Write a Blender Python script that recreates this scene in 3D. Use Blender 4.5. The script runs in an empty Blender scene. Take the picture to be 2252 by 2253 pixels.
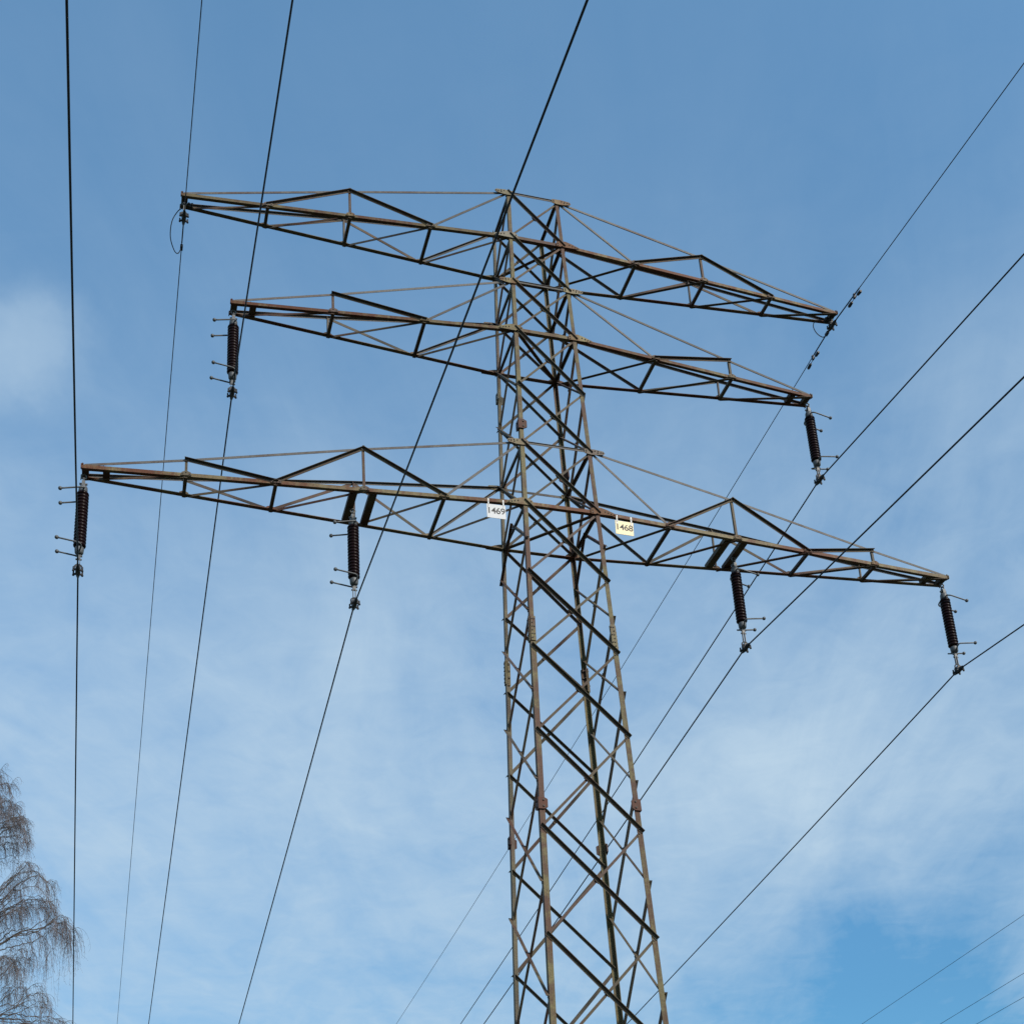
import bpy, math, random
from mathutils import Vector, Matrix
V = Vector
sc = bpy.context.scene
col = sc.collection

# ------------------------------------------------------------------ camera
CAM = V((-6.908, -18.526, 1.6))
YAW, PITCH, ROLL = 0.2913, 0.3670, -0.0554
FPX, PPX, PPY, IW, IH = 3086.1, -41.86, 867.38, 2252.0, 2253.0   # photo: an upper crop of a portrait frame
fwd = V((math.sin(YAW)*math.cos(PITCH), math.cos(YAW)*math.cos(PITCH), math.sin(PITCH)))
r0 = V((math.cos(YAW), -math.sin(YAW), 0)); u0 = r0.cross(fwd)
rgt = math.cos(ROLL)*r0 + math.sin(ROLL)*u0
up = -math.sin(ROLL)*r0 + math.cos(ROLL)*u0
cd = bpy.data.cameras.new("camera"); cam = bpy.data.objects.new("camera", cd); col.objects.link(cam)
m = Matrix((rgt, up, -fwd)).transposed().to_4x4(); m.translation = CAM
cam.matrix_world = m
cd.sensor_fit = 'VERTICAL'; cd.sensor_height = 36.0; cd.sensor_width = 36.0
cd.lens = FPX/IH*36.0
cd.shift_x = -PPX/IH; cd.shift_y = PPY/IH
cd.clip_start = 0.1; cd.clip_end = 6000
sc.camera = cam

def at(px, py, Y):
    """photo pixel -> world point on the vertical plane y = Y"""
    d = fwd + rgt*((px-IW/2-PPX)/FPX) - up*((py-IH/2-PPY)/FPX)
    return CAM + d*((Y-CAM.y)/d.y)

# ------------------------------------------------------------------ light
SUN_EL, SUN_PHI = math.radians(33), math.radians(28)     # phi: from -Y towards +X
sun_dir = V((math.sin(SUN_PHI)*math.cos(SUN_EL), -math.cos(SUN_PHI)*math.cos(SUN_EL), math.sin(SUN_EL)))
ld = bpy.data.lights.new("sun", 'SUN'); ld.energy = 2.0; ld.angle = math.radians(10); ld.color = (1.0, 0.90, 0.77)
lo = bpy.data.objects.new("sun", ld); col.objects.link(lo)
lo.rotation_euler = (-sun_dir).to_track_quat('-Z', 'Y').to_euler()
lo.location = (0, -30, 60)

world = bpy.data.worlds.new("World"); sc.world = world; world.use_nodes = True
wt = world.node_tree; wt.nodes.clear()
class NT:
    def __init__(s, t): s.t = t
    def n(s, kind, **kw):
        nd = s.t.nodes.new(kind)
        for k, v in kw.items():
            if k.startswith('in_'): nd.inputs[int(k[3:])].default_value = v
            else: setattr(nd, k, v)
        return nd
    def l(s, a, b): s.t.links.new(a, b)
    def math(s, op, a, b=None, clamp=False):
        nd = s.t.nodes.new('ShaderNodeMath'); nd.operation = op; nd.use_clamp = clamp
        for i, x in enumerate((a, b)):
            if x is None: continue
            if isinstance(x, (int, float)): nd.inputs[i].default_value = x
            else: s.l(x, nd.inputs[i])
        return nd.outputs[0]
    def ramp(s, fac, stops, interp='LINEAR'):
        nd = s.t.nodes.new('ShaderNodeValToRGB'); cr = nd.color_ramp; cr.interpolation = interp
        while len(cr.elements) < len(stops): cr.elements.new(0.5)
        for e, (p, c) in zip(cr.elements, stops):
            e.position = p; e.color = c if len(c) == 4 else (*c, 1)
        s.l(fac, nd.inputs[0]); return nd.outputs[0]
    def mix(s, fac, a, b, blend='MIX'):
        nd = s.t.nodes.new('ShaderNodeMix'); nd.data_type = 'RGBA'; nd.blend_type = blend
        for sock, x in ((nd.inputs[0], fac), (nd.inputs[6], a), (nd.inputs[7], b)):
            if isinstance(x, (int, float)): sock.default_value = x
            elif isinstance(x, tuple): sock.default_value = (*x, 1) if len(x) == 3 else x
            else: s.l(x, sock)
        return nd.outputs[2]

g = NT(wt)
sky = g.n('ShaderNodeTexSky', sky_type='NISHITA', sun_disc=False, sun_elevation=SUN_EL,
          sun_rotation=math.pi - SUN_PHI, altitude=100, air_density=1.0, dust_density=0.6, ozone_density=2.0)
tc = g.n('ShaderNodeTexCoord')
sep = g.n('ShaderNodeSeparateXYZ'); g.l(tc.outputs['Generated'], sep.inputs[0])
dz = g.math('ADD', g.math('MAXIMUM', sep.outputs[2], 0.0), 0.08)
cx = g.math('DIVIDE', sep.outputs[0], dz); cy = g.math('DIVIDE', sep.outputs[1], dz)
comb = g.n('ShaderNodeCombineXYZ'); g.l(cx, comb.inputs[0]); g.l(cy, comb.inputs[1])
# thin high cloud, drawn out along one wind direction
m0 = g.n('ShaderNodeMapping'); g.l(comb.outputs[0], m0.inputs[0]); m0.inputs['Rotation'].default_value = (0, 0, math.radians(22))
mp = g.n('ShaderNodeMapping'); g.l(m0.outputs[0], mp.inputs[0])
mp.inputs['Scale'].default_value = (2.6, 0.85, 1); mp.inputs['Location'].default_value = (3.1, 1.7, 0)
n1 = g.n('ShaderNodeTexNoise', in_2=1.5, in_3=9.0, in_4=0.60); n1.inputs['Distortion'].default_value = 0.9
g.l(mp.outputs[0], n1.inputs[0])
n2 = g.n('ShaderNodeTexNoise', in_2=2.0, in_3=7.0, in_4=0.58); g.l(comb.outputs[0], n2.inputs[0]); n2.inputs['Distortion'].default_value = 0.4
n4 = g.n('ShaderNodeTexNoise', in_2=13.0, in_3=7.0, in_4=0.62); g.l(comb.outputs[0], n4.inputs[0]); n4.inputs['Distortion'].default_value = 0.7
wisp = g.ramp(n1.outputs[0], [(0.36, (0, 0, 0)), (0.68, (1, 1, 1))])
mass = g.ramp(n2.outputs[0], [(0.32, (0, 0, 0)), (0.68, (1, 1, 1))])
mott = g.ramp(n4.outputs[0], [(0.33, (0, 0, 0)), (0.67, (1, 1, 1))])
# the veil thins out overhead
veil = g.ramp(sep.outputs[2], [(0.27, (0.55,)*3), (0.40, (0.57,)*3), (0.50, (0.52,)*3), (0.58, (0.40,)*3), (0.66, (0.20,)*3), (0.75, (0.09,)*3), (0.85, (0.04,)*3)])
# single cloud banks and clear gaps, each in its own direction, with ragged edges
n3 = g.n('ShaderNodeTexNoise', in_2=5.0, in_3=6.0, in_4=0.6); g.l(tc.outputs['Generated'], n3.inputs[0])
rag = g.n('ShaderNodeVectorMath', operation='MULTIPLY_ADD'); g.l(n3.outputs[1], rag.inputs[0])
rag.inputs[1].default_value = (0.14, 0.14, 0.14); g.l(tc.outputs['Generated'], rag.inputs[2])
def bank(px, py, radius, soft=1.0):
    d = (fwd + rgt*((px-IW/2-PPX)/FPX) - up*((py-IH/2-PPY)/FPX)).normalized() + V((0.07, 0.07, 0.07))
    ds = g.n('ShaderNodeVectorMath', operation='DISTANCE'); g.l(rag.outputs[0], ds.inputs[0]); ds.inputs[1].default_value = d
    mr = g.n('ShaderNodeMapRange', interpolation_type='SMOOTHERSTEP')
    g.l(ds.outputs['Value'], mr.inputs[0]); mr.inputs[1].default_value = radius; mr.inputs[2].default_value = 0.0
    return mr.outputs[0]
tot = g.math('MULTIPLY', veil, g.math('ADD', g.math('ADD', 0.42, g.math('MULTIPLY', mott, 0.24)), g.math('ADD', g.math('MULTIPLY', wisp, 0.58), g.math('MULTIPLY', mass, 0.40))))
for (px, py, r_, amt) in ((1680, 1800, 0.20, 0.27), (1500, 1560, 0.20, -0.08), (0, 800, 0.055, 0.36), (0, 1120, 0.05, 0.16), (700, 1500, 0.30, 0.10),
                          (1960, 2170, 0.155, -0.60), (1620, 2190, 0.15, -0.26), (2250, 2250, 0.08, -0.30), (2200, 1300, 0.18, -0.10), (2180, 800, 0.12, 0.15)):
    tot = g.math('ADD', tot, g.math('MULTIPLY', bank(px, py, r_), amt))
cl = g.math('MAXIMUM', g.math('MINIMUM', tot, 0.95), 0.0)
# the clear blue is deeper towards the horizon than the sky model's own haze
grade = g.ramp(sep.outputs[2], [(0.0, (0.030, 0.056, 0.062)), (0.28, (0.037, 0.066, 0.074)), (0.50, (0.054, 0.089, 0.098)), (0.80, (0.082, 0.119, 0.120))])
skyc = g.mix(1.0, sky.outputs[0], grade, 'MULTIPLY')
cloudcol = (0.252, 0.330, 0.402)
final = g.mix(cl, skyc, cloudcol)
bg = g.n('ShaderNodeBackground'); bg.inputs[1].default_value = 1.0
g.l(final, bg.inputs[0])
wo = g.n('ShaderNodeOutputWorld'); g.l(bg.outputs[0], wo.inputs[0])

sc.view_settings.view_transform = 'Standard'; sc.view_settings.look = 'None'
sc.view_settings.exposure = 1.0; sc.view_settings.gamma = 1.0
sc.render.film_transparent = False

# ------------------------------------------------------------------ materials
def new_mat(name):
    mt = bpy.data.materials.new(name); mt.use_nodes = True
    t = NT(mt.node_tree); b = mt.node_tree.nodes['Principled BSDF']
    return mt, t, b
def steel(name, base, alt, rust, rust_lo, rust_hi, rough=0.62, metal=0.0):
    mt, t, b = new_mat(name)
    tc = t.n('ShaderNodeTexCoord'); oi = t.n('ShaderNodeObjectInfo')
    a = t.n('ShaderNodeTexNoise', in_2=0.55, in_3=3.0, in_4=0.5); t.l(tc.outputs['Object'], a.inputs[0])
    c = t.n('ShaderNodeTexNoise', in_2=4.0, in_3=7.0, in_4=0.68); t.l(tc.outputs['Object'], c.inputs[0])
    d = t.n('ShaderNodeTexNoise', in_2=34.0, in_3=4.0, in_4=0.7); t.l(tc.outputs['Object'], d.inputs[0])
    run_m = t.n('ShaderNodeMapping'); t.l(tc.outputs['Object'], run_m.inputs[0]); run_m.inputs['Scale'].default_value = (26, 26, 1.3)
    run = t.n('ShaderNodeTexNoise', in_2=1.0, in_3=3.0, in_4=0.6); t.l(run_m.outputs[0], run.inputs[0])
    c0 = t.mix(t.ramp(c.outputs[0], [(0.38, (0, 0, 0)), (0.60, (1, 1, 1))]), base, alt)
    # how far each bar has weathered differs
    rs = t.math('ADD', t.math('MULTIPLY', a.outputs[0], 0.50), t.math('MULTIPLY', c.outputs[0], 0.34))
    rs = t.math('ADD', rs, t.math('MULTIPLY', run.outputs[0], 0.16))
    rs = t.math('ADD', rs, t.math('MULTIPLY', t.math('SUBTRACT', oi.outputs['Random'], 0.5), 0.10))
    rf = t.ramp(rs, [(rust_lo, (0, 0, 0)), (rust_hi, (1, 1, 1))])
    c1 = t.mix(rf, c0, rust)
    grey = sum(base)/3*1.05
    r2 = t.math('FRACT', t.math('MULTIPLY', oi.outputs['Random'], 7.31))
    c1 = t.mix(t.ramp(r2, [(0.55, (0, 0, 0)), (1.0, (0.6,)*3)]), c1, (grey*1.06, grey*1.0, grey*0.93))
    r3 = t.math('ADD', 0.78, t.math('MULTIPLY', t.math('FRACT', t.math('MULTIPLY', oi.outputs['Random'], 13.7)), 0.42))
    sp = t.ramp(d.outputs[0], [(0.32, (0.72,)*3), (0.58, (1.05,)*3)])
    c2 = t.mix(1.0, c1, sp, 'MULTIPLY')
    vs = t.n('ShaderNodeVectorMath', operation='SCALE'); t.l(c2, vs.inputs[0]); t.l(r3, vs.inputs['Scale'])
    t.l(vs.outputs[0], b.inputs['Base Color'])
    b.inputs['Roughness'].default_value = rough; b.inputs['Metallic'].default_value = metal
    b.inputs['Specular IOR Level'].default_value = 0.22
    bp = t.n('ShaderNodeBump'); bp.inputs['Strength'].default_value = 0.25; bp.inputs['Distance'].default_value = 0.004
    t.l(d.outputs[0], bp.inputs['Height']); t.l(bp.outputs[0], b.inputs['Normal'])
    return mt
def plain(name, c, rough=0.5, metal=0.0, var=0.25, scale=20):
    mt, t, b = new_mat(name)
    tc = t.n('ShaderNodeTexCoord')
    a = t.n('ShaderNodeTexNoise', in_2=scale, in_3=4.0, in_4=0.6); t.l(tc.outputs['Object'], a.inputs[0])
    lo_ = tuple(x*(1-var) for x in c); hi = tuple(min(1, x*(1+var)) for x in c)
    t.l(t.ramp(a.outputs[0], [(0.3, lo_), (0.7, hi)]), b.inputs['Base Color'])
    b.inputs['Roughness'].default_value = rough; b.inputs['Metallic'].default_value = metal
    return mt
M = {}
M['leg'] = steel('weathered leg steel', (0.172, 0.144, 0.066), (0.118, 0.092, 0.052), (0.100, 0.050, 0.034), 0.48, 0.56)
M['chord'] = steel('weathered chord steel', (0.180, 0.144, 0.074), (0.122, 0.082, 0.044), (0.105, 0.036, 0.016), 0.46, 0.55)
M['brace'] = steel('weathered brace steel', (0.104, 0.084, 0.052), (0.082, 0.061, 0.041), (0.080, 0.041, 0.029), 0.47, 0.58)
M['tie'] = steel('grey galvanised steel', (0.135, 0.124, 0.116), (0.105, 0.096, 0.090), (0.096, 0.068, 0.058), 0.52, 0.62)
M['plate'] = steel('lichen covered plate', (0.235, 0.198, 0.095), (0.160, 0.122, 0.062), (0.130, 0.056, 0.022), 0.46, 0.56)
M['rust'] = steel('rusty clamp', (0.105, 0.030, 0.016), (0.090, 0.038, 0.022), (0.065, 0.022, 0.013), 0.45, 0.60)
M['bolt'] = plain('dark bolt', (0.05, 0.038, 0.03), 0.7)
M['galv'] = plain('galvanised fitting', (0.105, 0.108, 0.112), 0.55, 0.3, 0.3)
M['fitting'] = plain('dark fitting', (0.035, 0.034, 0.036), 0.55, 0.3, 0.4)
M['cable'] = plain('aged conductor', (0.016, 0.017, 0.021), 0.6, 0.2, 0.1, 20)
M['porcelain'] = plain('brown glazed porcelain', (0.011, 0.0042, 0.0045), 0.30, 0.0, 0.15)
M['porcelain'].node_tree.nodes['Principled BSDF'].inputs['Specular IOR Level'].default_value = 0.12
M['white'] = plain('white sign enamel', (0.36, 0.385, 0.42), 0.4, 0.0, 0.05)
M['cream'] = plain('cream sign enamel', (0.50, 0.375, 0.125), 0.4, 0.0, 0.06)
M['ink'] = plain('sign digits', (0.018, 0.018, 0.02), 0.6)
M['strap'] = plain('sign strap', (0.5, 0.51, 0.52), 0.45, 0.0, 0.15)
M['twig'] = plain('birch twig', (0.112, 0.092, 0.094), 0.8, 0.0, 0.35, 3)
M['limb'] = plain('birch limb bark', (0.110, 0.092, 0.080), 0.85, 0.0, 0.5, 4)
M['concrete'] = plain('concrete', (0.30, 0.29, 0.27), 0.9, 0.0, 0.2, 8)

# ------------------------------------------------------------------ helpers
class MB:
    def __init__(s): s.v = []; s.f = []; s.mi = []; s.cur = 0; s.sm = []; s.smooth = False
    def face(s, *ix): s.f.append(ix); s.mi.append(s.cur); s.sm.append(s.smooth)
    def sweep(s, p0, p1, prof, A, B, caps=True):
        """extrude a closed 2-D profile [(a,b)] from p0 to p1, a along A, b along B"""
        k = len(s.v); n = len(prof)
        for p in (p0, p1):
            for a, b in prof: s.v.append(p + A*a + B*b)
        for i in range(n):
            j = (i+1) % n; s.face(k+i, k+j, k+n+j, k+n+i)
        if caps:
            s.face(*[k+n-1-i for i in range(n)]); s.face(*[k+n+i for i in range(n)])
    def angle(s, p0, p1, a, b, wa, wb, t=0.008, ext0=0, ext1=0):
        """an L section: heel on the line p0-p1, flanges towards a and b"""
        ax = (p1-p0).normalized()
        B = (b - ax*b.dot(ax)).normalized()
        A = (a - ax*a.dot(ax)); A = (A - B*A.dot(B)).normalized()
        q0 = p0 - ax*ext0; q1 = p1 + ax*ext1
        s.sweep(q0, q1, [(0, 0), (wa, 0), (wa, t), (t, t), (t, wb), (0, wb)], A, B)
    def channel(s, p0, p1, a, b, wa, wb, t=0.008):
        ax = (p1-p0).normalized()
        B = (b - ax*b.dot(ax)).normalized(); A = ax.cross(B)
        if A.dot(a) < 0: A = -A
        h = wa/2
        s.sweep(p0, p1, [(-h, 0), (h, 0), (h, wb), (h-t, wb), (h-t, t), (-h+t, t), (-h+t, wb), (-h, wb)], A, B)
    def box(s, c, A, B, C_, la, lb, lc):
        A = A.normalized(); B = B.normalized(); C_ = C_.normalized()
        s.sweep(c - C_*lc/2, c + C_*lc/2, [(-la/2, -lb/2), (la/2, -lb/2), (la/2, lb/2), (-la/2, lb/2)], A, B)
    def plate(s, c, A, B, N, pts, t):
        s.sweep(c, c + N*t, pts, A, B)
    def bolt(s, c, n, r=0.016, h=0.014):
        n = n.normalized(); a = n.orthogonal().normalized(); b = n.cross(a)
        s.sweep(c, c + n*h, [(r*math.cos(i*math.pi/3), r*math.sin(i*math.pi/3)) for i in range(6)], a, b)
    def tube(s, pts, r, seg=8, caps=True):
        pts = [V(p) for p in pts]; n = len(pts); k = len(s.v)
        rr = r if isinstance(r, (list, tuple)) else [r]*n
        t = (pts[1]-pts[0]).normalized(); a = t.orthogonal().normalized()
        sm = s.smooth; s.smooth = seg > 4
        for i in range(n):
            t = (pts[min(i+1, n-1)] - pts[max(i-1, 0)]).normalized()
            a = (a - t*a.dot(t)).normalized(); b = t.cross(a)
            for j in range(seg):
                th = 2*math.pi*j/seg
                s.v.append(pts[i] + (a*math.cos(th) + b*math.sin(th))*rr[i])
        for i in range(n-1):
            for j in range(seg):
                j2 = (j+1) % seg
                s.face(k+i*seg+j, k+i*seg+j2, k+(i+1)*seg+j2, k+(i+1)*seg+j)
        s.smooth = False
        if caps:
            s.face(*[k+seg-1-j for j in range(seg)]); s.face(*[k+(n-1)*seg+j for j in range(seg)])
        s.smooth = sm
    def lathe(s, prof, c=V((0, 0, 0)), seg=28, axis='z'):
        """profile [(r, h)] turned about an axis through c"""
        k = len(s.v); n = len(prof); sm = s.smooth; s.smooth = True
        for r, h in prof:
            for j in range(seg):
                th = 2*math.pi*j/seg; x, y = r*math.cos(th), r*math.sin(th)
                s.v.append(c + (V((x, y, h)) if axis == 'z' else V((x, h, y)) if axis == 'y' else V((h, x, y))))
        for i in range(n-1):
            for j in range(seg):
                j2 = (j+1) % seg; s.face(k+i*seg+j, k+i*seg+j2, k+(i+1)*seg+j2, k+(i+1)*seg+j)
        s.smooth = False
        s.face(*[k+seg-1-j for j in range(seg)]); s.face(*[k+(n-1)*seg+j for j in range(seg)])
        s.smooth = sm
    def ball(s, c, r, seg=12):
        s.lathe([(max(1e-4, r*math.sin(math.pi*i/8)), -r*math.cos(math.pi*i/8)) for i in range(9)], c, seg)
    def torus(s, c, A, B, R, r, a0=0, a1=2*math.pi, n=20):
        pts = [c + A*R*math.cos(a0+(a1-a0)*i/n) + B*R*math.sin(a0+(a1-a0)*i/n) for i in range(n+1)]
        s.tube(pts, r, 8)
    def build(s, name, mats, parent=None, label=None):
        me = bpy.data.meshes.new(name)
        me.from_pydata([tuple(p) for p in s.v], [], s.f)
        for mt in (mats if isinstance(mats, (list, tuple)) else [mats]): me.materials.append(mt)
        me.polygons.foreach_set('material_index', s.mi); me.polygons.foreach_set('use_smooth', s.sm)
        me.update()
        o = bpy.data.objects.new(name, me); col.objects.link(o)
        if parent: o.parent = parent
        if label: o['label'] = label
        return o
def thing(name, label, cat, loc=(0, 0, 0), rz=0.0, group=None):
    o = bpy.data.objects.new(name, None); col.objects.link(o)
    o.location = loc; o.rotation_euler = (0, 0, rz); o.empty_display_size = 0.3
    return tag(o, label, cat, group)
def tag(o, label, cat, group=None):
    o['label'] = label; o['category'] = cat
    if group: o['group'] = group
    return o
X, Y, Z = V((1, 0, 0)), V((0, 1, 0)), V((0, 0, 1))

# ------------------------------------------------------------------ ground
mt, t, b = new_mat('meadow grass')
tcg = t.n('ShaderNodeTexCoord')
na = t.n('ShaderNodeTexNoise', in_2=0.25, in_3=8.0, in_4=0.65); t.l(tcg.outputs['Object'], na.inputs[0])
t.l(t.ramp(na.outputs[0], [(0.3, (0.022, 0.025, 0.011)), (0.5, (0.036, 0.038, 0.017)), (0.7, (0.056, 0.050, 0.027))]), b.inputs['Base Color'])
b.inputs['Roughness'].default_value = 0.95
gm = MB(); gm.v = [V((-3000, -3000, 0)), V((3000, -3000, 0)), V((3000, 3000, 0)), V((-3000, 3000, 0))]; gm.face(0, 1, 2, 3)
go = gm.build('ground', mt); go['kind'] = 'structure'

# ------------------------------------------------------------------ lattice tower
ZL = [22.777, 21.719, 20.643, 19.548, 18.329, 17.088, 15.853, 14.504, 13.107, 11.617, 10.003, 8.296, 6.52, 4.62, 2.62, 0.55]
def hw(z):
    if z > ZL[6]: return 0.489 + (0.650-0.489)*(ZL[0]-z)/(ZL[0]-ZL[6])
    return 0.650 + 0.02556*(ZL[6]-z)
def leg(sx, sy, z): w = hw(z); return V((sx*w, sy*w, z))
DZ = {(1, -1): (8, 0.05), (1, 1): (8, 0.085), (-1, 1): (10, -0.03)}
def zlev(i):
    if i <= 0: return ZL[0]
    j = int(math.floor(i)); fr = i - j
    return ZL[j] if fr == 0 else ZL[j] + (ZL[j+1]-ZL[j])*fr
def node(sx, sy, i):
    z = zlev(i); lim, d = DZ.get((sx, sy), (99, 0))
    if i >= lim and i < 15: z += d
    return leg(sx, sy, z)
tower = thing('transmission_tower', 'tall rusty lattice steel electricity pylon with three tiers of cross arms', 'electricity pylon', (0, 0, 0))

def rustclamp(sx, sy, lv):
    mb = MB(); p = node(sx, sy, lv)
    ax = (node(sx, sy, lv+0.1)-node(sx, sy, lv)).normalized()
    # a bolted clamp round both flanges of the leg
    for (n, e) in ((V((0, sy, 0)), V((-sx, 0, 0))), (V((sx, 0, 0)), V((0, -sy, 0)))):
        w = 0.078; h = 0.19
        pts = [(-0.02, -h/2), (w*0.9, -h/2), (w+0.045, -h/2+0.03), (w+0.045, h/2-0.03), (w*0.9, h/2), (-0.02, h/2)]
        mb.cur = 0; mb.plate(p + n*0.003, e, ax, n, pts, 0.022)
        mb.cur = 1
        for q in (-0.05, 0.05): mb.bolt(p + e*0.06 + ax*q + n*0.025, n)
    return mb
LEGLAB = {(-1, -1): None}
legs = {}
for sx in (-1, 1):
    for sy in (-1, 1):
        mb = MB()
        segs = [(-0.06, 3, 0.064, 0.008), (3, 7.78, 0.071, 0.009), (7.78, 15, 0.084, 0.010)]
        for i, (l0, l1, w, th) in enumerate(segs):
            p0 = node(sx, sy, l0) if l0 > 0 else leg(sx, sy, ZL[0]+0.07)
            p1 = node(sx, sy, l1) if l1 < 15 else leg(sx, sy, 0.3)
            mb.angle(p0, p1, V((-sx, 0, 0)), V((0, -sy, 0)), w, w, th)
        lo_ = mb.build('leg', M['leg'], tower); legs[(sx, sy)] = lo_
        # bolted splice: cover plates on both flanges
        mb = MB(); pa, pb = node(sx, sy, 7.60), node(sx, sy, 7.92); ax = (pb-pa).normalized(); L = (pb-pa).length
        for (n, e) in ((V((0, sy, 0)), V((-sx, 0, 0))), (V((sx, 0, 0)), V((0, -sy, 0)))):
            mb.cur = 0
            mb.plate(pa + n*0.003, e, ax, n, [(0.004, 0), (0.084, 0), (0.084, L), (0.004, L)], 0.013)
            mb.plate(pa - n*0.013, e, ax, -n, [(0.02, 0.01), (0.086, 0.01), (0.086, L-0.01), (0.02, L-0.01)], 0.012)
            mb.cur = 1
            for k in range(6):
                for q in ((0.030,) if k % 2 else (0.030, 0.064)):
                    off = 0
                    mb.bolt(pa + e*q + ax*(0.05 + k*(L-0.1)/5 + off) + n*0.016, n, 0.0115, 0.012)
                    mb.bolt(pa + e*q + ax*(0.05 + k*(L-0.13)/5 + off) - n*0.025, -n, 0.012, 0.02)
        mb.build('splice_plate', [M['leg'], M['bolt']], lo_)
        mb = MB(); f0 = leg(sx, sy, 0.3)
        mb.lathe([(0.36, -0.32), (0.36, 0.06), (0.30, 0.12), (0.12, 0.16)], f0, 20)
        mb.build('foundation', M['concrete'], tower)
for (sx, sy, lv) in ((-1, -1, 4.69), (-1, 1, 3.46), (1, 1, 4.66), (-1, -1, 9.76), (1, -1, 9.74), (-1, 1, 9.74), (1, 1, 9.80)):
    rustclamp(sx, sy, lv).build('leg_clamp', [M['rust'] if lv != 3.46 else M['plate'], M['bolt']], legs[(sx, sy)])

FACES = [  # outward normal, rightwards direction seen from outside, left corner, right corner
    (V((0, -1, 0)), X, (-1, -1), (1, -1)), (V((1, 0, 0)), Y, (1, -1), (1, 1)),
    (V((0, 1, 0)), -X, (1, 1), (-1, 1)), (V((-1, 0, 0)), -Y, (-1, 1), (-1, -1))]
def brace(p0, p1, n, outer, w, ext=0.05, cross=None, th=0.007):
    """flat bracing angle on a tower face; outer: laid on the outside, its free flange standing out at the top edge"""
    mb = MB(); ax = (p1-p0).normalized()
    dn = (-Z) - ax*(-Z).dot(ax); dn.normalize()
    if abs(ax.z) > 0.96: dn = ax.cross(n).normalized()
    off = n*0.002 if outer else -n*0.0125
    s = -dn*(w/2) + off
    mb.angle(p0+s, p1+s, dn, n if outer else -n, w, w, th, ext, ext)
    if cross is not None:
        c, q = cross
        mb.box(c - n*0.006, q, q.cross(n), n, 0.10, 0.060, 0.008)
    mb.cur = 1
    for p, sg in ((p0, 1), (p1, -1)):
        mb.bolt(p + ax*sg*0.03 + (n*0.010 if outer else n*0.0), n, 0.013, 0.012)
    return mb
nb = 0
def xpanel(fi, l0, l1, w_out, w_in):
    n, e, cl, cr = FACES[fi]
    a0, b0 = node(*cl, l0), node(*cr, l0); a1, b1 = node(*cl, l1), node(*cr, l1)
    # pull the ends in to the middle of the leg flange
    q = 0.033
    A0, B0, A1, B1 = a0+e*q, b0-e*q, a1+e*q, b1-e*q
    nn = (b0-a0).cross(a1-a0).normalized()
    if nn.dot(n) < 0: nn = -nn
    wa, wb = (b0-a0).length, (b1-a1).length; tcr = wa/(wa+wb)
    c = a0 + (b1-a0)*tcr
    lift = -0.03 if fi in (0, 2) else 0
    brace(A0, B1, nn, True, w_out, 0.05).build('diagonal_brace', [M['brace'], M['bolt']], tower)
    brace(B0 + V((0, 0, lift)), A1 + V((0, 0, 0.03)), nn, False, w_in, 0.02, (c, (b1-a0).normalized())).build('diagonal_brace', [M['brace'], M['bolt']], tower)
for fi in range(4):
    for i in range(6): xpanel(fi, i, i+1, 0.048, 0.037)
for fi in (0, 2):
    for i in range(6, 13): xpanel(fi, i, i+1, 0.053, 0.041)
for fi in (1, 3):
    for i in range(6, 12): xpanel(fi, i+0.5, i+1.5, 0.050, 0.041)
# the bracing near the ground, out of the picture
mbs = MB()
for fi in range(4):
    for i in ((13, 14) if fi in (0, 2) else (12.5, 13.5)):
        n, e, cl, cr = FACES[fi]
        for p, q, sgn in ((node(*cl, i), node(*cr, i+1), 1), (node(*cr, i), node(*cl, i+1), -1)):
            ax = (q-p).normalized(); dn = (-Z - ax*(-Z).dot(ax)).normalized()
            mbs.angle(p + n*0.004*sgn - dn*0.03, q + n*0.004*sgn - dn*0.03, dn, n*sgn, 0.065, 0.065)
so = mbs.build('lower_bracing', M['brace'], tower); so['kind'] = 'stuff'
# half-panel bracing under the lowest cross arm on the two side faces
for fi in (1, 3):
    n, e, cl, cr = FACES[fi]
    mid = (node(*cl, 6) + node(*cr, 6))/2
    for c, o_ in ((cl, False), (cr, True)):
        brace(mid, node(*c, 6.5), n, not o_, 0.042).build('short_brace', [M['brace'], M['bolt']], tower)
# horizontal struts
for fi in (1, 3):
    for lv in (0, 1, 2, 3, 5, 6):
        n, e, cl, cr = FACES[fi]
        a, b_ = node(*cl, lv), node(*cr, lv); mb = MB()
        mb.angle(a - n*0.014, b_ - n*0.014, -Z, -n, 0.052, 0.052, 0.007)
        mb.build('cross_strut', M['brace'], tower)
for fi in (0, 2):
    for lv in (0, 1, 2, 3, 5, 6):
        n, e, cl, cr = FACES[fi]
        a, b_ = node(*cl, lv), node(*cr, lv); mb = MB()
        if lv in (1, 3, 6):
            wa_, wb2 = (0.064, 0.070) if fi == 0 else (0.048, 0.080)
            mb.angle(a + n*0.004 - Z*0.033 - e*0.03, b_ + n*0.004 - Z*0.033 + e*0.03, Z, -n, wa_, wb2, 0.009)
            mb.build('tower_beam', M['chord'], tower)
        else:
            mb.angle(a + n*0.003 + Z*0.025, b_ + n*0.003 + Z*0.025, -Z, n, 0.046, 0.018, 0.006)
            mb.build('cross_strut', M['tie'], tower)
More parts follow.
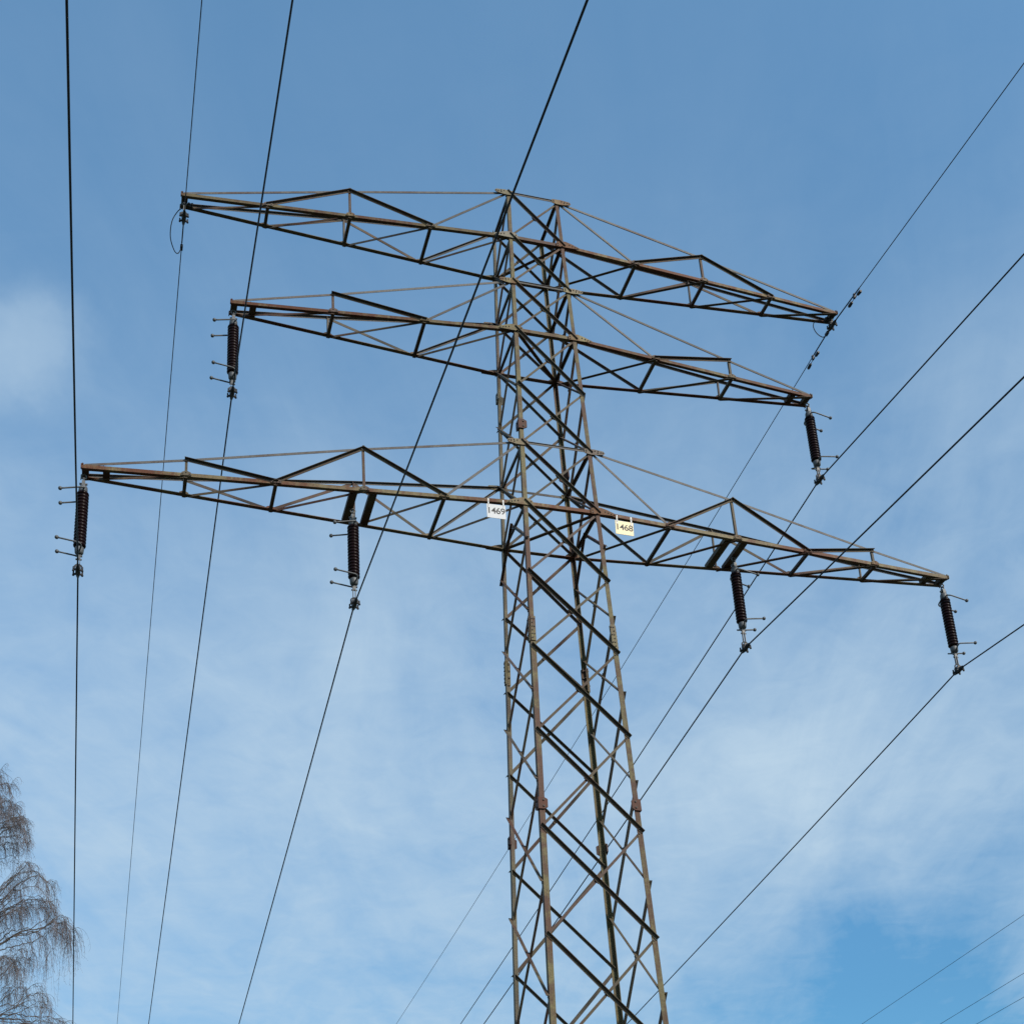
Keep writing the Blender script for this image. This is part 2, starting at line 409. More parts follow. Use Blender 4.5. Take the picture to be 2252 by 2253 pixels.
# flat bracing inside the shaft
for lv, a, b_ in ((1, (-1, 1), (1, -1)), (3, (-1, -1), (1, 1)), (6, (-1, 1), (1, -1))):
    p, q = node(*a, lv), node(*b_, lv); mb = MB(); s = (q-p).cross(Z).normalized()
    mb.angle(p - Z*0.05, q - Z*0.05, s, Z, 0.062, 0.062, 0.007)
    mb.build('plan_brace', M['brace'], tower)
# gusset plates
for sx in (-1, 1):
    for sy in (-1, 1):
        for lv in (0, 1, 2, 3, 5, 6):
            p = node(sx, sy, lv); n = V((0, sy, 0)); mb = MB(); e = V((sx, 0, 0))
            if lv in (0, 2, 5):
                pts = [(-0.125, -0.045), (-0.03, -0.062), (0.06, -0.062), (0.21, -0.035), (0.235, -0.005), (0.21, 0.032), (0.05, 0.05), (-0.125, 0.042)]
                bl = [(0.06, 0.015), (0.11, -0.015), (0.115, 0.018), (0.165, 0.0), (0.205, 0.0), (-0.095, 0.012), (-0.095, -0.022)]
            else:
                pts = [(-0.15, -0.05), (0.05, -0.05), (0.29, -0.042), (0.29, -0.012), (0.13, 0.055), (0.03, 0.085), (-0.09, 0.08), (-0.15, 0.035)]
                bl = [(0.10, 0.015), (0.155, 0.0), (0.205, -0.015), (0.255, -0.025), (-0.12, 0.02), (-0.12, -0.025), (-0.02, 0.055)]
            m_ = n if sy < 0 else -n      # the far pair sits on the inner side of the flange
            p = p + (n*0.0145 if sy < 0 else -n*0.011)
            mb.plate(p, e, Z, m_, pts, 0.010)
            mb.cur = 1
            for (u, w) in bl: mb.bolt(p + m_*0.010 + e*u + Z*w, m_, 0.0115, 0.010)
            mb.build('gusset_plate', [M['plate'], M['bolt']], tower)
# ------------------------------------------------------------------ cross arms
TW = 0.134
ARMS = [dict(zt=0, zb=1, L=6.169, x=[1.928, 3.342, 4.756], posts=[2], raise_={2: 0.045}),
        dict(zt=2, zb=3, L=5.305, x=[2.112, 3.659], posts=[2], raise_={2: 0.0}),
        dict(zt=5, zb=6, L=7.5, x=[1.947, 3.232, 4.613, 5.987], posts=[2, 4], raise_={2: 0.035, 4: 0.01})]
for A in ARMS:
    for s in (-1, 1):
        nx = len(A['x']); zt = ZL[A['zb']]
        tip = {sy: V((s*A['L'], sy*TW, zt)) for sy in (-1, 1)}
        rb = {sy: leg(s, sy, ZL[A['zb']]) for sy in (-1, 1)}; rt = {sy: leg(s, sy, ZL[A['zt']]) for sy in (-1, 1)}
        def bn(sy, n):
            if n == 0: return rb[sy].copy()
            if n > nx: return tip[sy].copy()
            k = (A['x'][n-1]-abs(rb[sy].x))/(A['L']-abs(rb[sy].x)); return rb[sy] + (tip[sy]-rb[sy])*k
        def tn(sy, n):
            if n == 0: return rt[sy].copy()
            k = (A['x'][n-1]-abs(rt[sy].x))/(A['L']-abs(rt[sy].x))
            return rt[sy] + (tip[sy]-rt[sy])*k + Z*A['raise_'].get(n, 0)
        # bottom chords (one mesh) -> the arm
        mb = MB()
        cw = 0.064 if A['zb'] == 6 else 0.059
        for sy in (-1, 1):
            zo = -cw/2; wa_, wb2 = (cw, cw) if sy < 0 else (cw*0.75, cw*1.2)
            mb.angle(rb[sy] + V((0, sy*0.003, zo)), tip[sy] + V((s*0.04, sy*0.003, zo)), Z, V((0, -sy, 0)), wa_, wb2, 0.010)
        arm = mb.build('cross_arm', M['chord'], tower)
        fn = {}
        for sy in (-1, 1):
            nrm = (tip[sy]-rb[sy]).cross(rt[sy]-rb[sy]).normalized()
            if nrm.y*sy < 0: nrm = -nrm
            fn[sy] = nrm
            # upper tie, from the leg over its posts to the tip
            mb = MB(); pts = [tn(sy, 0)] + [tn(sy, n) for n in A['posts']] + [tip[sy] + Z*0.03]
            for p, q in zip(pts, pts[1:]):
                mb.angle(p + Z*0.02, q + Z*0.02, -Z, -nrm, 0.044, 0.042, 0.006)
            mb.build('upper_tie', M['tie'], arm)
            for n in A['posts']:
                mb = MB(); p, q = tn(sy, n), bn(sy, n)
                mb.angle(p - X*0.022 - nrm*0.008, q - X*0.022 - nrm*0.008, X, -nrm, 0.042, 0.040, 0.006)
                mb.build('web_post', M['brace'], arm)
            # web diagonals
            prs = [((0, 't'), (1, 'b'))]
            if nx == 3: prs += [((1, 'b'), (2, 't')), ((2, 't'), (3, 'b'))]
            if nx == 2: prs += [((1, 'b'), (2, 't'))]
            if nx == 4: prs += [((1, 'b'), (2, 't')), ((2, 't'), (3, 'b')), ((3, 'b'), (4, 't'))]
            for (i, ki), (j, kj) in prs:
                p = tn(sy, i) if ki == 't' else bn(sy, i); q = tn(sy, j) if kj == 't' else bn(sy, j)
                root = i == 0
                w = 0.042 if root else 0.051
                brace(p, q, nrm, (not root), w, 0.03).build('web_diagonal', [M['tie'] if root else M['brace'], M['bolt']], arm)
        for sy in (-1, 1):
            for n in range(1, nx+1):
                mb = MB(); p = bn(sy, n); ax = (tip[sy]-rb[sy]).normalized(); u_ = (Z - ax*ax.z).normalized()
                m_ = V((0, -1, 0)); p = p + V((0, -0.0125, 0)) if sy < 0 else p + V((0, -0.014, 0))
                mb.plate(p, ax, u_, m_, [(-0.085, -0.02), (0.085, -0.02), (0.07, 0.035), (0.025, 0.058), (-0.025, 0.058), (-0.07, 0.035)], 0.008)
                mb.cur = 1
                for (a_, c_) in ((-0.055, 0.005), (0.055, 0.005), (0.0, 0.035)): mb.bolt(p + ax*a_ + u_*c_ + m_*0.008, m_, 0.010, 0.009)
                mb.build('node_plate', [M['chord'], M['bolt']], arm)
        # floor struts front to back
        for n in range(1, nx+1):
            if A['zb'] == 6 and n == 2: continue
            mb = MB(); p, q = bn(-1, n), bn(1, n)
            mb.angle(p - Z*0.052 - X*0.03, q - Z*0.052 - X*0.03, X, Z, 0.054, 0.048, 0.007)
            mb.build('floor_strut', M['brace'], arm)
        # floor diagonals: all lie from back left to front right
        for n in range(0, nx+1):
            if s < 0: p, q = bn(1, n+1), bn(-1, n)
            else: p, q = bn(1, n), bn(-1, n+1)
            mb = MB(); sd = (q-p).cross(Z).normalized()
            if s < 0: mb.angle(p - Z*0.010, q - Z*0.010, -Z, sd*-1, 0.042, 0.038, 0.006)
            else: mb.angle(p - Z*0.060, q - Z*0.060, sd, Z, 0.053, 0.047, 0.007)
            mb.build('floor_diagonal', M['brace'], arm)
        # hanger beams
        hx = [A['L']-0.02, A['L']-0.33]
        if A['zb'] == 6: hx += [3.232+0.155, 3.232-0.155]
        if A['zb'] == 1: hx = [A['L']-0.02]
        for h in hx:
            k = (h-abs(rb[1].x))/(A['L']-abs(rb[1].x))
            y = abs(rb[1].y) + (TW-abs(rb[1].y))*k
            mb = MB()
            inner = A['zb'] == 6 and h < 4
            wv, wb_ = (0.15, 0.06) if inner else (0.13, 0.06)
            sg = 1 if (h in (A['L']-0.02, 3.232+0.155)) else -1
            zz = ZL[A['zb']] - (0.03 if inner else 0.02)
            # a channel lying on its back, holes through the web
            mb.channel(V((s*h, -y+0.02, zz)), V((s*h, y-0.02, zz)), Z if False else X, Z, wv*0.8, wb_+0.02)
            mb.cur = 1
            for yy in ((-y+0.06, y-0.06) if not inner else (-y+0.06, 0.0, y-0.06)):
                mb.bolt(V((s*h, yy, zz)), -Z, 0.017, 0.018)
            mb.build('hanger_beam', [M['brace'], M['bolt']], arm)
        mb = MB()
        for sy in (-1, 1):
            mb.box(tip[sy] + V((s*0.045, 0, 0.0)), X, Y, Z, 0.012, 0.05, 0.07)
            mb.bolt(tip[sy] + V((s*0.025, 0, 0.035)), Z, 0.016, 0.022)
        mb.build('end_plate', M['chord'], arm)

# ------------------------------------------------------------------ insulators
def horn(mb, mbb, z0, up_, sy):
    """arcing horn: leaves the cap along the line, bends outwards (+x), ball at its end"""
    pts = [V((0.0, sy*0.05, z0)), V((-0.02, sy*0.11, z0+up_*0.02)), V((-0.025, sy*0.15, z0+up_*0.045)), V((0.0, sy*0.175, z0+up_*0.06)),
           V((0.05, sy*0.18, z0+up_*0.07)), V((0.325, sy*0.18, z0+up_*(0.135 if up_ < 0 else 0.11)))]
    # smooth it
    out = []
    for i in range(len(pts)-1):
        p0 = pts[max(i-1, 0)]; p1 = pts[i]; p2 = pts[i+1]; p3 = pts[min(i+2, len(pts)-1)]
        for k in range(4):
            t_ = k/4
            out.append(0.5*((2*p1) + (p2-p0)*t_ + (2*p0-5*p1+4*p2-p3)*t_*t_ + (3*p1-p0-3*p2+p3)*t_**3))
    out.append(pts[-1])
    mb.tube(out, 0.0125, 10)
    mbb.ball(pts[-1], 0.031)
def clamp_parts(root, z):
    """suspension clamp: yoke ring, boat-shaped body along y, two U-bolts with keeper"""
    mb = MB()
    mb.torus(V((0, 0, z+0.055)), X, Z, 0.056, 0.012)
    mb.box(V((0, 0, z+0.02)), X, Y, Z, 0.075, 0.12, 0.075)
    n = 12
    prof = []
    for i in range(n+1):
        y = -0.15 + 0.30*i/n; k = 1 - (abs(y)/0.15)**2
        prof.append((y, k))
    for i in range(n):
        (y0, k0), (y1, k1) = prof[i], prof[i+1]
        a0, a1 = 0.018+0.020*k0, 0.018+0.020*k1; b0, b1 = 0.018+0.032*k0, 0.018+0.032*k1
        c = V((0, 0, z)); kk = len(mb.v)
        for (y, a, b_) in ((y0, a0, b0), (y1, a1, b1)):
            for th in range(8):
                q = th*math.pi/4
                mb.v.append(c + V((a*math.cos(q), y, b_*math.sin(q) - 0.012)))
        for j in range(8):
            j2 = (j+1) % 8; mb.face(kk+j, kk+j2, kk+8+j2, kk+8+j)
    for y in (-0.06, 0.06):
        mb.tube([V((-0.072, y, z-0.02)), V((0.072, y, z-0.02))], 0.017, 8)
        for sx in (-1, 1):
            mb.tube([V((sx*0.064, y, z-0.035)), V((sx*0.064, y, z+0.025))], 0.013, 8)
            mb.bolt(V((sx*0.064, y, z-0.03)), -Z, 0.019, 0.018)
    mb.build('suspension_clamp', M['fitting'], root)

def insulator(label, loc, rz, H):
    root = thing('insulator', label, 'insulator', loc, rz, 'suspension insulators under the cross arms')
    # H: distance from the beam to the conductor.  top fitting, porcelain, bottom fitting
    mb = MB()
    mb.torus(V((0, 0, -0.015)), X, Z, 0.038, 0.012)
    mb.torus(V((0, 0, -0.085)), Y, Z, 0.038, 0.012)
    mb.box(V((0, 0, -0.16)), X, Y, Z, 0.05, 0.09, 0.10)
    mb.tube([V((-0.06, 0, -0.15)), V((0.06, 0, -0.15))], 0.017, 8)
    mb.lathe([(0.02, -0.18), (0.055, -0.20), (0.066, -0.225), (0.070, -0.305), (0.060, -0.315)], seg=24)
    mb.build('top_fitting', M['galv'], root)
    zt, zb = -0.305, -1.315
    n = 17; pitch = (zt-zb-0.03)/n; prof = [(0.045, zb), (0.048, zb+0.012)]
    for k in range(n):
        z = zb + 0.02 + k*pitch
        prof += [(0.076, z), (0.084, z+pitch*0.08), (0.092, z+pitch*0.25), (0.0945, z+pitch*0.42), (0.092, z+pitch*0.62), (0.084, z+pitch*0.86)]
    prof += [(0.048, zt-0.005), (0.045, zt)]
    mb = MB(); mb.lathe(prof, seg=36); mb.build('porcelain_rod', M['porcelain'], root)
    mb = MB()
    mb.lathe([(0.050, zb+0.01), (0.066, zb), (0.070, zb-0.015), (0.064, zb-0.085), (0.045, zb-0.110), (0.02, zb-0.115)], seg=24)
    mb.box(V((0, 0, zb-0.145)), X, Y, Z, 0.05, 0.035, 0.09)
    mb.tube([V((-0.05, 0, zb-0.14)), V((0.05, 0, zb-0.14))], 0.016, 8)
    zc = -H
    for sx in (-1, 1): mb.box(V((sx*0.019, 0, (zb-0.19+zc+0.14)/2)), X, Y, Z, 0.010, 0.036, abs((zb-0.19)-(zc+0.14))+0.05)
    mb.tube([V((-0.045, 0, zb-0.20)), V((0.045, 0, zb-0.20))], 0.014, 8)
    mb.build('bottom_fitting', M['galv'], root)
    for z0, u in ((-0.275, -1), (zb-0.085, 1)):
        for sy in (-1, 1):
            mb, mbb = MB(), MB(); horn(mb, mbb, z0, u, sy)
            ho = mb.build('arcing_horn', M['galv'], root); mbb.build('ball_end', M['galv'], ho)
    clamp_parts(root, -H)
    return root

WIRE = {'LO': ((-7.498, 14.063), (-0.00631, 0.1184), (0.00087, 0.0918)),
        'LM': ((-5.286, 17.784), (-0.00844, 0.1189), (0.00314, 0.0958)),
        'LI': ((-3.338, 14.009), (-0.00749, 0.1219), (0.00350, 0.1040)),
        'LE': ((-6.148, 21.352), (-0.00789, 0.0850), (0.00344, 0.0563)),
        'RO': ((7.481, 14.003), (-0.00746, 0.1277), (0.00070, 0.0948)),
        'RM': ((5.313, 17.761), (-0.00774, 0.1208), (0.00097, 0.0983)),
        'RI': ((3.352, 13.986), (-0.00775, 0.1205), (0.00080, 0.0962)),
        'RE': ((6.144, 21.527), (-0.00785, 0.0845), (0.00093, 0.0619))}
KK = 4e-4
def wpt(k, side, t):
    (x, z), n_, f_ = WIRE[k]; a, s = n_ if side < 0 else f_
    return V((x + t*math.sin(a), side*t*math.cos(a), z - s*t + KK*t*t))
ILAB = {'LO': 'dark brown ribbed insulator with ball horns, at the left tip of the lowest arm',
        'LM': 'dark ribbed insulator with ball horns, at the left tip of the middle arm',
        'LI': 'reddish brown insulator under the middle of the left lowest arm, between paired beams and conductor',
        'RO': 'nearly black ribbed insulator with ball horns, at the right tip of the lowest arm',
        'RM': 'dark ribbed insulator with ball horns, at the right tip of the middle arm',
        'RI': 'dark insulator halfway along the right lowest arm, hanging under its paired beams'}
for k, lab in ILAB.items():
    (x, z), *_ = WIRE[k]
    ztop = ZL[6 if k[1] in 'OI' else 3] - 0.075
    insulator(lab, (x, 0, ztop), 0 if x > 0 else math.pi, ztop - z)

# ------------------------------------------------------------------ conductors and earth wires
WLAB = {'LO': 'thick conductor hanging from the left tip of the lowest arm, almost vertical in view',
        'LM': 'thick conductor hanging from the left tip of the middle arm',
        'LI': 'thick conductor crossing the left arms to the insulator at mid-length of the lowest arm',
        'RO': 'conductor at far right, hanging from the right tip of the lowest arm',
        'RM': 'conductor hanging from the right tip of the middle arm',
        'RI': 'conductor hanging from the insulator halfway along the right lowest arm',
        'LE': 'thin earth wire clamped under the left tip of the top arm',
        'RE': 'thin earth wire with dampers, clamped under the right tip of the top arm'}
for k, lab in WLAB.items():
    e = k[1] == 'E'
    ts = [0, 0.3, 0.8, 1.5, 2.5] + [4+2*i for i in range(20)] + [45+6*i for i in range(20)] + [170+12*i for i in range(8)]
    pts = [wpt(k, -1, t) for t in reversed(ts[1:60])] + [wpt(k, 1, t) for t in ts]
    mb = MB(); mb.tube(pts, 0.0080 if e else 0.0124, 8)
    o = mb.build('earth_wire' if e else 'conductor', M['cable'])
    tag(o, lab, 'earth wire' if e else 'power cable', 'earth wires on the top arm' if e else 'conductors under the insulators')

# earth wire suspensions with bonding loop
def bez(pts, n=8):
    out = []
    for i in range(len(pts)-1):
        p0 = pts[max(i-1, 0)]; p1 = pts[i]; p2 = pts[i+1]; p3 = pts[min(i+2, len(pts)-1)]
        for j in range(n):
            t_ = j/n
            out.append(0.5*((2*p1) + (p2-p0)*t_ + (2*p0-5*p1+4*p2-p3)*t_*t_ + (3*p1-p0-3*p2+p3)*t_**3))
    out.append(pts[-1]); return out
for k, lab in (('LE', 'earth wire clamp with a cable loop under the left tip of the top arm'),
               ('RE', 'earth wire clamp with a cable loop under the right tip of the top arm')):
    (x, z), *_ = WIRE[k]; ztop = ZL[1] - 0.06
    root = thing('earth_wire_clamp', lab, 'cable clamp', (x, 0, ztop), 0, 'earth wire clamps'); H = ztop - z
    mb = MB()
    for sy in (-1, 1): mb.box(V((0, sy*0.022, -(H-0.14)/2 + 0.01)), X, Y, Z, 0.034, 0.010, max(0.06, H-0.10))
    mb.torus(V((0, 0, 0.0)), X, Z, 0.035, 0.012)
    mb.bolt(V((0.0, -0.03, -0.03)), -Y, 0.02, 0.02)
    mb.build('link_strap', M['galv'], root)
    clamp_parts(root, -H)
    base = V((x, 0, ztop))
    if k == 'LE':
        e = wpt(k, 1, 0.62) - base
        P = [V((-0.02, 0.10, 0.0)), V((-0.10, 0.12, -0.07)), V((-0.19, 0.18, -0.26)), V((-0.20, 0.34, -0.45)), V((-0.12, 0.50, -0.57)), V((-0.05, 0.58, -0.53)), e]
        lug = V((0.10, 0.06, 0.02))
    else:
        e = wpt(k, 1, 0.20) - base
        P = [V((-0.08, 0.03, 0.0)), V((-0.20, 0.03, -0.01)), V((-0.33, 0.05, -0.06)), V((-0.36, 0.08, -0.17)), V((-0.27, 0.13, -0.27)), V((-0.12, 0.17, -0.29)), e]
        lug = V((-0.08, 0.02, 0.0))
    mb = MB(); mb.tube(bez(P), 0.0085, 8)
    mb.box(e + V((0, 0, -0.005)), X, Y, Z, 0.045, 0.10, 0.05)
    mb.build('bonding_cable', M['cable'], root)
    mb = MB(); mb.box(lug, X, Y, Z, 0.09, 0.08, 0.07); mb.bolt(lug + V((0.03, -0.04, 0)), -Y, 0.02, 0.03); mb.bolt(lug + V((-0.025, -0.04, 0)), -Y, 0.02, 0.03)
    mb.build('cable_lug', M['fitting'], root)
    if k == 'RE':
        mb = MB(); mb.tube([wpt(k, -1, 1.05-0.1*i)-base for i in range(10)] + [wpt(k, 1, 0.05+0.1*i)-base for i in range(8)], 0.0125, 8)
        mb.build('armour_rods', M['cable'], root)
    else:
        mb = MB(); mb.tube([wpt(k, 1, 0.05+0.08*i)-base for i in range(7)], 0.011, 8); mb.build('armour_rods', M['cable'], root)
for side, t_, lab in ((-1, 0.86, 'two-weight vibration damper on the earth wire, to the upper right of the top arm tip'),
                      (1, 0.80, 'two-weight vibration damper on the earth wire, below and behind the top arm tip')):
    c = wpt('RE', side, t_); d = (wpt('RE', side, t_+0.1) - c).normalized()
    root = thing('vibration_damper', lab, 'damper', c, 0, 'vibration dampers')
    mb = MB(); mb.box(V((0, 0, -0.025)), X, d, X.cross(d), 0.035, 0.05, 0.10); mb.bolt(V((0.018, 0, -0.03)), X, 0.018, 0.02)
    mb.build('damper_clamp', M['fitting'], root)
    mb = MB(); mb.tube([d*-0.19 + Z*-0.09, d*-0.08 + Z*-0.075, Z*-0.07, d*0.08 + Z*-0.075, d*0.19 + Z*-0.09], 0.0065, 8)
    mb.build('messenger_cable', M['cable'], root)
    for q in (-1, 1):
        mb = MB(); mb.tube([d*q*0.10 + Z*-0.083, d*q*0.115 + Z*-0.084, d*q*0.20 + Z*-0.092, d*q*0.225 + Z*-0.094], [0.020, 0.030, 0.032, 0.022], 12)
        mb.build('weight', M['fitting'], root)

# ------------------------------------------------------------------ number signs
def sign(num, label, xc, mat, roll):
    w0 = hw(ZL[6]); y = -w0 - 0.028; zc = 15.595
    if xc < 0: sx_ = 1
    root = thing('number_sign', label, 'sign', (xc, y + 0.012, zc)); root.rotation_euler = (0, roll, 0)
    mb = MB(); mb.box(V((0, 0, 0)), X, Z, Y, 0.315, 0.262, 0.006); mb.build('plate', mat, root)
    for q in (-1, 1):
        mb = MB(); mb.box(V((q*0.125, -0.006, 0.150)), X, Z, Y, 0.024, 0.17, 0.003)
        mb.cur = 1
        for zz in (0.105, 0.135, 0.165, 0.195): mb.bolt(V((q*0.125, -0.0075, zz)), -Y, 0.006, 0.002)
        mb.build('strap', [M['strap'], M['bolt']], root)
    cu = bpy.data.curves.new('digits', 'FONT'); cu.body = num; cu.size = 0.164; cu.align_x = 'CENTER'; cu.align_y = 'CENTER'
    cu.extrude = 0.0005; cu.offset = 0.0020; cu.space_character = 0.94
    to = bpy.data.objects.new('tmp', cu); col.objects.link(to)
    bpy.context.view_layer.update()
    me = bpy.data.meshes.new_from_object(to.evaluated_get(bpy.context.evaluated_depsgraph_get()))
    bpy.data.objects.remove(to); me.name = 'digits'; me.materials.clear(); me.materials.append(M['ink'])
    o = bpy.data.objects.new('digits', me); col.objects.link(o); o.parent = root
    o.location = (-0.005, -0.0045, 0.006); o.rotation_euler = (math.pi/2, 0, 0)
sign('1469', 'white number sign 1469 strapped to the lowest arm left of the tower', -1.130, M['white'], 0.0)
sign('1468', 'cream yellow number sign 1468 strapped to the lowest arm right of the tower', 1.065, M['cream'], 0.03)

# ------------------------------------------------------------------ wires of another line, far to the right
for (x0, y0, z0, sl), lab in (((40, 40.4, 26.35, -0.052), 'distant thin cable in the lower right corner, highest of the three'),
                              ((40, 41.4, 23.40, -0.049), 'distant thin cable in the lower right corner, middle of the three'),
                              ((40, 41.7, 22.20, -0.041), 'distant thin cable in the lower right corner, lowest of the three')):
    mb = MB(); mb.tube([V((x0, y0+t_, z0+sl*t_ + 1.2e-4*t_*abs(t_)*(1 if t_ > 40 else 0))) for t_ in (-120, -80, -40, -20, 0, 15, 30, 60, 100, 150, 200)], 0.012, 8)
    o = mb.build('conductor', M['cable']); tag(o, lab, 'power cable', 'cables of a second line')

# ------------------------------------------------------------------ weeping birch, bare
TY = 21.0
rnd = random.Random(7)
ap = at(-95, 1635, TY); TX, TZ = ap.x, ap.z
def trunk_at(z):
    k = z/TZ; return V((TX + 0.25*math.sin(k*5) - 0.25*math.sin(5.0)*k, TY + 0.2*math.sin(k*4+1), z))
birch = thing('birch_tree', 'bare weeping birch with fine drooping twigs at the lower left edge', 'tree', (TX, TY, 0))
org = V((TX, TY, 0))
mb = MB(); zs = [TZ*i/24 for i in range(25)]
mb.tube([trunk_at(z)-org for z in zs], [0.23*(1-z/TZ)**0.85 + 0.008 for z in zs], 12); mb.build('trunk', M['limb'], birch)
LB = MB(); TWG = MB()
def twig(p, d0, length, r=0.0040, sub=True):
    """one hanging twig: bends over and falls, with short side shoots"""
    n = max(4, int(length/0.16)); pts = [p.copy()]; d = d0.normalized(); st = length/n
    for i in range(n):
        d = (d + V((rnd.gauss(0, 0.11), rnd.gauss(0, 0.11), -0.75))).normalized()
        pts.append(pts[-1] + d*st)
    TWG.tube([q-org for q in pts], [r*(1-0.6*i/n) for i in range(n+1)], 3, False)
    if sub:
        for i in range(1, n+1):
            for _ in range(1 if rnd.random() < 0.75 else 2):
                a = rnd.uniform(0, 6.28); q = pts[i]
                dd = V((math.cos(a)*0.7, math.sin(a)*0.7, -rnd.uniform(0.1, 1.0))).normalized()
                L = rnd.uniform(0.05, 0.15)
                e1 = q + dd*L*0.5; e2 = e1 + (dd + V((0, 0, -0.7))).normalized()*L*0.5
                TWG.tube([q-org, e1-org, e2-org], [r*0.62, r*0.5, r*0.4], 3, False)
def limb(pts, r0, hang, dens=1.0, spread=0.35):
    """a branch through pts, carrying side branches and hanging twigs"""
    P = bez(pts, 5); n = len(P)
    P = [q + V((rnd.gauss(0, 0.02), rnd.gauss(0, 0.03), rnd.gauss(0, 0.02)))*(1 if 0 < i else 0) for i, q in enumerate(P)]
    LB.tube([q-org for q in P], [max(0.0055, r0*(1-0.88*i/(n-1))) for i in range(n)], 5, False)
    for i in range(max(1, n//5), n):
        k = i/(n-1)
        for _ in range(int(dens*3.6 + rnd.random())):
            a = rnd.uniform(0, 6.28); t_ = (P[min(i+1, n-1)] - P[i-1]).normalized()
            d = (t_*0.35 + V((math.cos(a)*0.45, math.sin(a)*0.9, rnd.uniform(-0.3, 0.45)))).normalized()
            twig(P[i] + t_*rnd.uniform(-0.08, 0.08), d, hang*rnd.uniform(0.35, 1.05))
        if rnd.random() < 0.42*dens and k < 0.95:   # side branch
            a = rnd.choice((-1, 1))*rnd.uniform(0.5, 1.3); t_ = (P[min(i+1, n-1)] - P[i-1]).normalized()
            d = V((t_.x*math.cos(a)-t_.y*math.sin(a), t_.x*math.sin(a)+t_.y*math.cos(a), abs(t_.z)*0.6+0.15)).normalized()
            q = P[i].copy(); sp = [q.copy()]
            L = spread*rnd.uniform(0.5, 1.3)
            for j in range(5):
                d = (d + V((rnd.gauss(0, 0.1), rnd.gauss(0, 0.1), -0.16))).normalized(); q = q + d*L/5; sp.append(q.copy())
            LB.tube([w-org for w in sp], [0.0075-0.0008*j for j in range(6)], 4, False)
            for w in sp[1:]:
                for _ in range(1): twig(w, d + V((rnd.gauss(0, .4), rnd.gauss(0, .4), 0.1)), hang*rnd.uniform(0.35, 0.95))
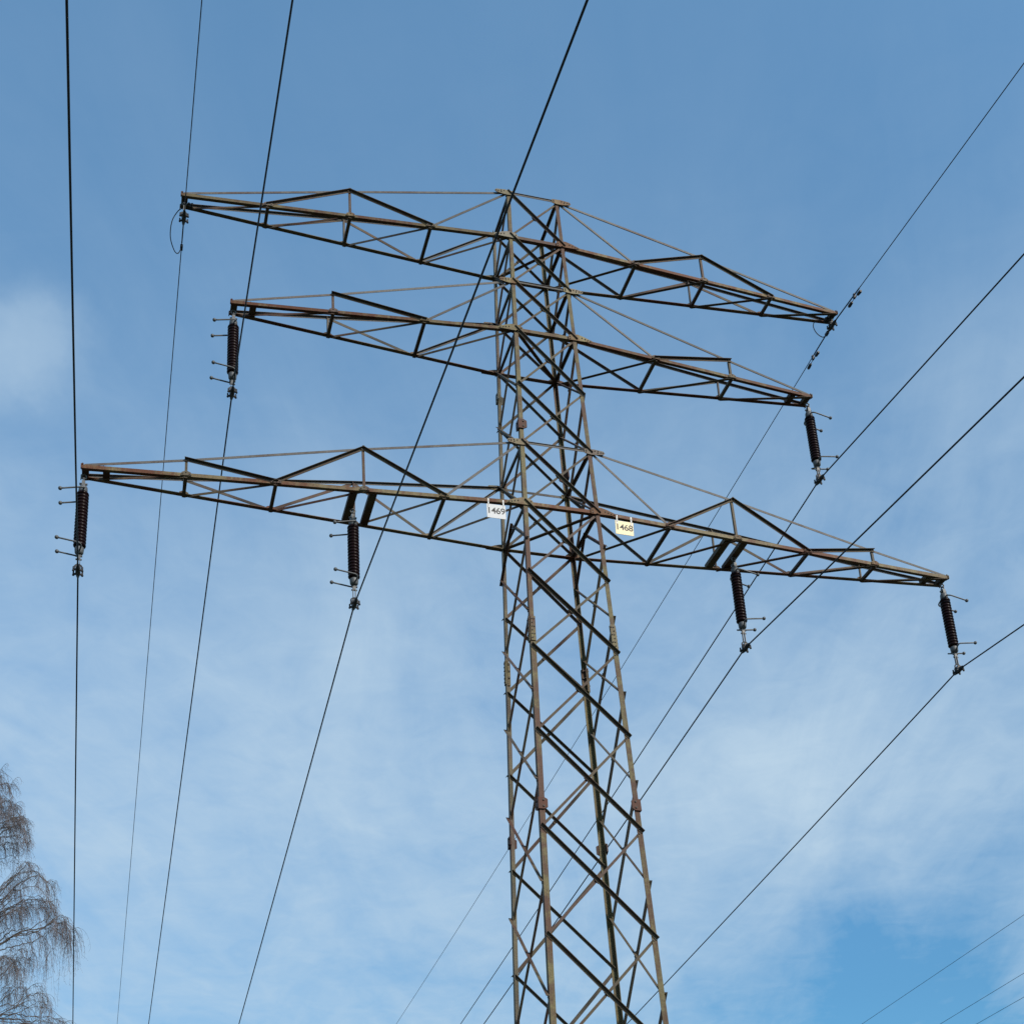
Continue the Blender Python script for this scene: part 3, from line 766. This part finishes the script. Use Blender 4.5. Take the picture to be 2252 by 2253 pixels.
# the branches that show in the photograph
SHOW = [([(-70, 1715), (-30, 1698), (-5, 1698), (5, 1712)], 0.03, 0.35, 1.0),
        ([(-70, 1765), (-30, 1735), (5, 1727), (18, 1724), (24, 1742)], 0.035, 0.40, 1.0),
        ([(-72, 1810), (-20, 1775), (15, 1762), (33, 1768), (40, 1780)], 0.035, 0.45, 1.1),
        ([(-72, 1840), (-20, 1800), (10, 1790), (30, 1795), (42, 1808)], 0.035, 0.45, 1.1),
        ([(-74, 1880), (-10, 1838), (25, 1822), (45, 1822), (62, 1832), (66, 1848)], 0.045, 0.42, 1.15),
        ([(-72, 1850), (-10, 1815), (30, 1800), (50, 1797), (57, 1806)], 0.03, 0.25, 0.8),
        ([(-74, 1900), (-20, 1868), (10, 1858), (35, 1852), (52, 1868)], 0.04, 0.42, 1.1),
        ([(-76, 2030), (-20, 1975), (25, 1940), (55, 1908), (66, 1897), (82, 1906)], 0.045, 0.5, 1.0),
        ([(-76, 2040), (-10, 1990), (40, 1945), (85, 1928), (110, 1945), (122, 1975)], 0.05, 0.55, 1.15),
        ([(-76, 2060), (-10, 2015), (40, 1985), (80, 1979), (108, 1984), (126, 2008)], 0.045, 0.62, 1.15),
        ([(-76, 2075), (-20, 2045), (20, 2010), (45, 1995), (60, 2005)], 0.04, 0.7, 1.0),
        ([(-80, 2112), (-10, 2080), (40, 2053), (80, 2045), (112, 2030), (130, 2014), (145, 2017), (152, 2027)], 0.06, 0.75, 0.5),
        ([(108, 2031), (124, 2029), (138, 2033), (149, 2045), (155, 2066)], 0.022, 0.95, 1.25),
        ([(85, 2044), (100, 2041), (120, 2044), (136, 2055), (148, 2069)], 0.022, 1.15, 1.0),
        ([(20, 2063), (60, 2052), (86, 2053), (104, 2070), (114, 2096)], 0.025, 1.30, 0.9),
        ([(30, 2060), (55, 2066), (68, 2080), (74, 2098)], 0.02, 1.15, 0.7),
        ([(-78, 2150), (-20, 2120), (10, 2105), (30, 2112), (40, 2130)], 0.04, 0.9, 1.1),
        ([(-78, 2185), (-10, 2150), (30, 2118), (52, 2108), (66, 2114)], 0.035, 0.5, 1.0),
        ([(-78, 2240), (-10, 2205), (30, 2180), (52, 2170), (68, 2176)], 0.035, 0.6, 0.8),
        ([(-78, 2290), (20, 2225), (60, 2195), (85, 2184), (103, 2194), (108, 2216)], 0.035, 0.5, 0.8),
        ([(-80, 2250), (-20, 2236), (35, 2231), (65, 2236), (105, 2236), (135, 2246), (152, 2262)], 0.05, 0.8, 0.9),
        ([(-80, 2300), (-10, 2275), (40, 2262), (90, 2275), (120, 2300)], 0.05, 0.9, 0.9)]
for pts, r0, hang, dens in SHOW:
    for rep in range(5):
        off = rnd.uniform(-0.5, 0.5); last = len(pts)-1
        jx, jy = rnd.gauss(-8, 7), rnd.gauss(6, 16)
        w = []
        for i, (px, py) in enumerate(pts):
            k = i/last
            q = at(px + (jx if rep else 0)*min(1, i/2), py + (jy if rep else 0)*min(1, i/2), TY + off*k*(2.2 if rep else 1))
            w.append(q)
        if pts[0][0] < -60:
            tz = trunk_at(w[0].z); w[0] = tz
        if rep and pts[0][0] > 0: continue
        limb(w, r0*(0.34 if rep else 0.50), hang*1.2, dens*(0.25 if rep else 0.62))
# the rest of the crown, outside the frame
for i in range(64):
    z = 6.5 + (TZ-7.2)*(i/63)**0.9; a = i*2.39996
    dx, dy = math.cos(a), math.sin(a)
    R = min(4.2, 0.25 + (TZ-z)*0.42)*rnd.uniform(0.75, 1.05)
    if dx > 0.35 and z > 12: continue
    if dx > -0.2: R *= 0.75
    p0 = trunk_at(z); rise = R*0.55
    w = [p0, p0 + V((dx*R*0.4, dy*R*0.4, rise*0.55)), p0 + V((dx*R*0.75, dy*R*0.75, rise*0.8)), p0 + V((dx*R, dy*R, rise*0.55))]
    limb(w, 0.012 + 0.012*R, 0.4 + 0.15*R, 0.8, 0.5)
LB.build('limbs', M['limb'], birch)
tw = TWG.build('twigs', M['twig'], birch); tw['kind'] = 'stuff'
